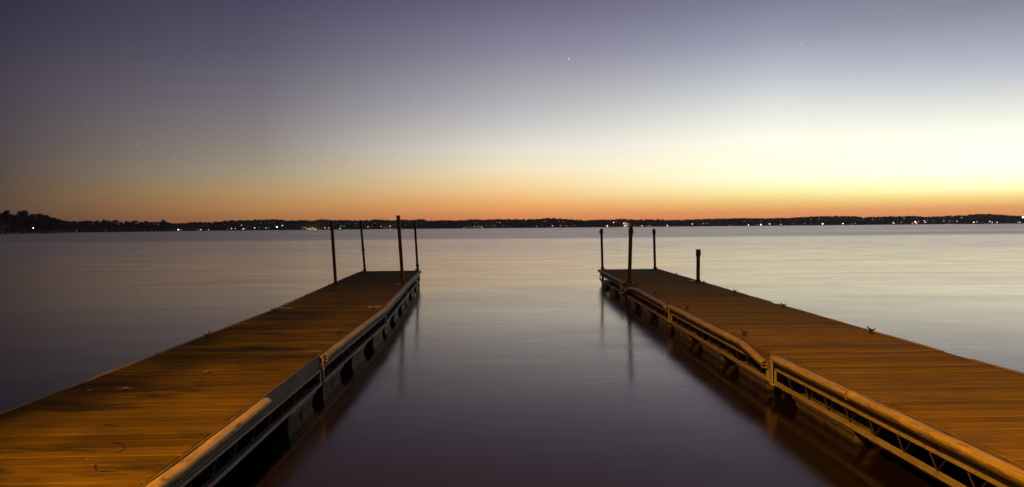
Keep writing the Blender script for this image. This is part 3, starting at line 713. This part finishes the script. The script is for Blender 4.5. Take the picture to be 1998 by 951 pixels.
for (px, py, kind, col, size, pw) in LT:
    z = zone(px); key = (z[2], kind, col); cnt[key] = cnt.get(key, 0) + 1
    t = 7.5 + (px * 3.7) % 4
    p = land_pt(px, t); g = land_h(px, t); zz = max(EYE + (hor_y(px) - py) / FPX * p.y, g + .9)
    LIT_POS.append(px)
    what = 'house window' if kind == 'h' else 'shore lamp'
    nth = '' if tot[key] == 1 else f', {ORD[cnt[key]-1]} of these'
    if kind == 'h' and zz - g > 7: kind = 'l'
    unit = p.y / FPX     # metres per photo pixel there
    if kind == 'h':
        label = f'house with {LNAM[col]} window {z[2]}{nth}'
        root = bpy.data.objects.new('lakeside_house', None); C.objects.link(root); root.location = (p.x, p.y + 1, g)
        root.rotation_euler = (0, 0, -math.atan2(p.x, p.y))
        tag(root, label, 'house', 'houses along the far shore')
        hh = max(zz - g + 1.3, 3.2); ww = 3.5 + size * 1.2
        m = MB(); m.box(-ww, ww, 0, 7, -.5, hh); m.build('wall', M_wall, root)
        m = MB(); m.add([(-ww-.4, -.5, hh+.003), (ww+.4, -.5, hh+.003), (ww+.4, 7.5, hh+.003), (-ww-.4, 7.5, hh+.003), (-ww-.4, 3.5, hh+2.2), (ww+.4, 3.5, hh+2.2)], [(0,1,5,4),(2,3,4,5),(0,4,3),(1,2,5),(0,3,2,1)]); m.build('roof', M_roof, root)
        w = size * unit * 1.25; m = MB(); m.box(-w/2, w/2, -.06, -.01, zz - g - .55*unit, zz - g + .55*unit); m.build('window', gmat(col, pw * .6), root)
        m = MB(); m.box(ww*.6-.5, ww*.6+.5, -.05, -.01, .1, 2.1); m.build('door', M_roof, root)
    else:
        label = f'{LNAM[col]} shore lamp {z[2]}{nth}'
        root = bpy.data.objects.new('shore_lamp', None); C.objects.link(root); root.location = (p.x, p.y - 2.5, g - .3)
        tag(root, label, 'lamp', 'lamps along the far shore')
        h = zz - g + .3
        m = MB(); m.tube([(0, 0, -.6), (0, 0, h)], .08, 6); m.build('pole', M_dark, root)
        rr = size * unit * .55
        if px in (607, 762, 1842, 1217, 616, 1851.3):
            ld = bpy.data.lights.new('lamp_light', 'POINT'); ld.energy = 3200; ld.color = (1, .72, .22); ld.shadow_soft_size = .6
            lo = bpy.data.objects.new('lamp_light', ld); C.objects.link(lo); lo.parent = root; lo.location = (0, 0, h + 1.2)
        np_mesh('globe', IV * rr * np.array([1, 1, 1.0]) + np.array([0, 0, h + rr * .2]), IF, gmat(col, pw * .7), root)
# pale sheds and covered boats down at the water
SH = [(5,451.5,'s'),(25,453,'b'),(40,453.6,'s'),(50,453.6,'s'),(62,453,'b'),(78,453,'s'),(97,452.6,'s'),(246,452,'s'),(278,451.5,'b'),(292,451,'b'),(367,450.4,'s'),(505,449,'b'),(574,448,'b'),(676,447,'s'),(1095,444,'b'),(1767,437.2,'s')]
for i, (px, py, k) in enumerate(SH):
    p = land_pt(px, -1.5 if k == 'b' else 1.5); s = p.y / FPX; z = zone(px)
    rz = -math.atan2(p.x, p.y)
    if k == 's':
        root = bpy.data.objects.new('boathouse', None); C.objects.link(root); root.location = (p.x, p.y, -.2); root.rotation_euler = (0, 0, rz)
        tag(root, f'small pale boathouse at the waterline, {ORD[[q[2] for q in SH[:i+1]].count("s")-1]} of the boathouses counting from the closer point', 'boathouse', 'pale boathouses')
        w = (4.6 if i == 0 else 1.9) * s * .5; h = (3.4 if i == 0 else 2.6)
        m = MB(); m.box(-w, w, 0, 5, -.3, h); m.build('wall', M_wall, root)
        m = MB(); m.add([(-w-.2, -.3, h+.003), (w+.2, -.3, h+.003), (0, -.3, h+1.1), (-w-.2, 5.3, h+.003), (w+.2, 5.3, h+.003), (0, 5.3, h+1.1)], [(0,1,2),(5,4,3),(0,2,5,3),(1,4,5,2),(0,3,4,1)]); m.build('roof', M_roof, root)
        m = MB(); m.box(-w*.6, w*.6, -.05, -.01, -.1, h*.8); m.build('door', M_pale, root)
    else:
        root = bpy.data.objects.new('moored_boat', None); C.objects.link(root); root.location = (p.x, p.y, 0); root.rotation_euler = (0, 0, rz)
        tag(root, f'long low pale boat at the waterline, {ORD[[q[2] for q in SH[:i+1]].count("b")-1]} of the boats counting from the closer point', 'boat', 'pale moored boats')
        l = 3.2; m = MB()
        m.add([(-l,-1,.9),(l*.6,-1.1,.85),(l*1.15,0,1.05),(l*.6,1.1,.85),(-l,1,.9),(-l*.95,-.6,-.15),(l*.6,-.6,-.2),(l*.95,0,-.1),(l*.6,.6,-.2),(-l*.95,.6,-.15)],
              [(0,5,6,1),(1,6,7,2),(2,7,8,3),(3,8,9,4),(4,9,5,0),(0,1,2,3,4)]); m.build('hull', M_pale, root)
        m = MB(); m.add([(-.9,-.7,.86),(1.1,-.7,.86),(1.1,.7,.86),(-.9,.7,.86),(-.8,-.6,1.6),(.5,-.6,1.6),(.5,.6,1.6),(-.8,.6,1.6)],[(4,5,6,7),(0,1,5,4),(1,2,6,5),(2,3,7,6),(3,0,4,7)]); m.build('cabin', M_wall, root)

# the long far wood, one mass
Vs = []; Fs = []; b = 0
def add_tree(px, t, hmul, jz):
    global b
    D = interp(DIST, px) + t; g = land_h(px, t)
    if t < 60: target = g + random.uniform(6, 9.5) * hmul; target = min(target, top_z(px, D) - .5)
    else: target = top_z(px, D) + jz
    h = max(target - g, 4.5); g0 = target - h
    rx = random.uniform(3.6, 5.6); nl = 7
    V, F = crown_geo(nl, 14, rx, .2, h, .75, .85)
    p = land_pt(px, t)
    V = V + np.array([p.x, p.y, g0]); Vs.append(V); Fs.append(F + b); b += len(V)
px = 331.0
while px < 3200:
    unit = interp(DIST, px) / FPX; dens = 1 if px < 2050 else 1.8
    for (t, jz) in ((random.uniform(88, 110), random.uniform(-.8, .5)), (random.uniform(92, 106), random.uniform(-2.2, -.8)), (random.uniform(55, 70), -1), (random.uniform(20, 34), 0)):
        add_tree(px + random.uniform(-2, 2), t, 1.0, jz)
    px += random.uniform(2.6, 4.2) * dens
px = -1000.0
while px < -20:
    for t in (18, 40): add_tree(px, t, 1.3, 0)
    px += random.uniform(8, 13)
# filler understorey behind the individually built trees
px = -20.0
while px < 332:
    for t in (34, 60): add_tree(px, t, .8, -2.5)
    px += random.uniform(5, 8)
o = np_mesh('far_woods', np.concatenate(Vs), np.concatenate(Fs), M_foliage)
tag(o, 'continuous dark wood along the far shore under the orange horizon', 'woods', kind='stuff')

# ------------------------------------------------------------------ first stars, smeared by the long exposure
ST = [(1110,115,1.2,.9,'brightest star, high above the post at the end of the straighter dock'),(1068,120,.9,.35,'faint star just beside the brightest one'),(812,192,1.0,.6,'clear star above the streaked dock end posts'),(269,283,1.0,.5,'brighter of two low stars close together over the dark side'),
      (284,294,.8,.3,'fainter of two low stars close together over the dark side'),(189,318,.9,.35,'star below the close pair over the dark side'),(566,326,.8,.4,'lowest star in the brown part of the sky'),(745,215,.8,.3,'faint star beside the one above the streaked dock posts'),
      (875,203,.8,.28,'faint star between the clear one and the brightest one'),(1046,211,.9,.4,'star below the faint companion of the brightest one'),(167,240,.9,.3,'star over the wooded point'),(1563,86,1.0,.5,'lone star high over the bright side of the sky'),
      (405,90,.8,.22,'dim star high over the dark side'),(237,80,.8,.18,'dimmest star close to the top over the dark side'),(143,340,.8,.2,'lowest dim star over the wooded point'),(530,37,.8,.2,'dim star close to the top over the streaked dock'),(878,52,.8,.22,'dim star close to the top, above the clear one'),(1193,93,.8,.25,'dim star just past the brightest one')]
for (px, py, s, e, lab) in ST:
    d = ray(px, py).normalized(); p = Vector((0, 0, EYE)) + d * 9000
    m = MB(); rr = s * 9000 / FPX * .62
    o = np_mesh('star', IV * rr * np.array([1.7, 1, .9]), IF, glow('starlight', (1, .95, .88), 0.5 + 1.3 * e if px > 700 else .2 + 1.2 * e), None, p)
    o.rotation_euler = (0, R(25), 0)
    tag(o, lab, 'star', 'first stars of the evening')

# ------------------------------------------------------------------ thin evening air over the lake
hz = MB(); hz.box(-2600, 2600, -60, 2300, -6, 42)
hm = bpy.data.materials.new('haze'); hm.use_nodes = True; N = NT(hm.node_tree); N.n.clear()
pv = N.node('ShaderNodeVolumePrincipled'); pv.inputs['Color'].default_value = (.9, .9, .95, 1); pv.inputs['Density'].default_value = HAZE; pv.inputs['Anisotropy'].default_value = .3
N.l.new(pv.outputs[0], N.node('ShaderNodeOutputMaterial').inputs['Volume'])
ho = hz.build('haze', hm); tag(ho, 'thin evening haze over the lake', 'haze', kind='stuff')
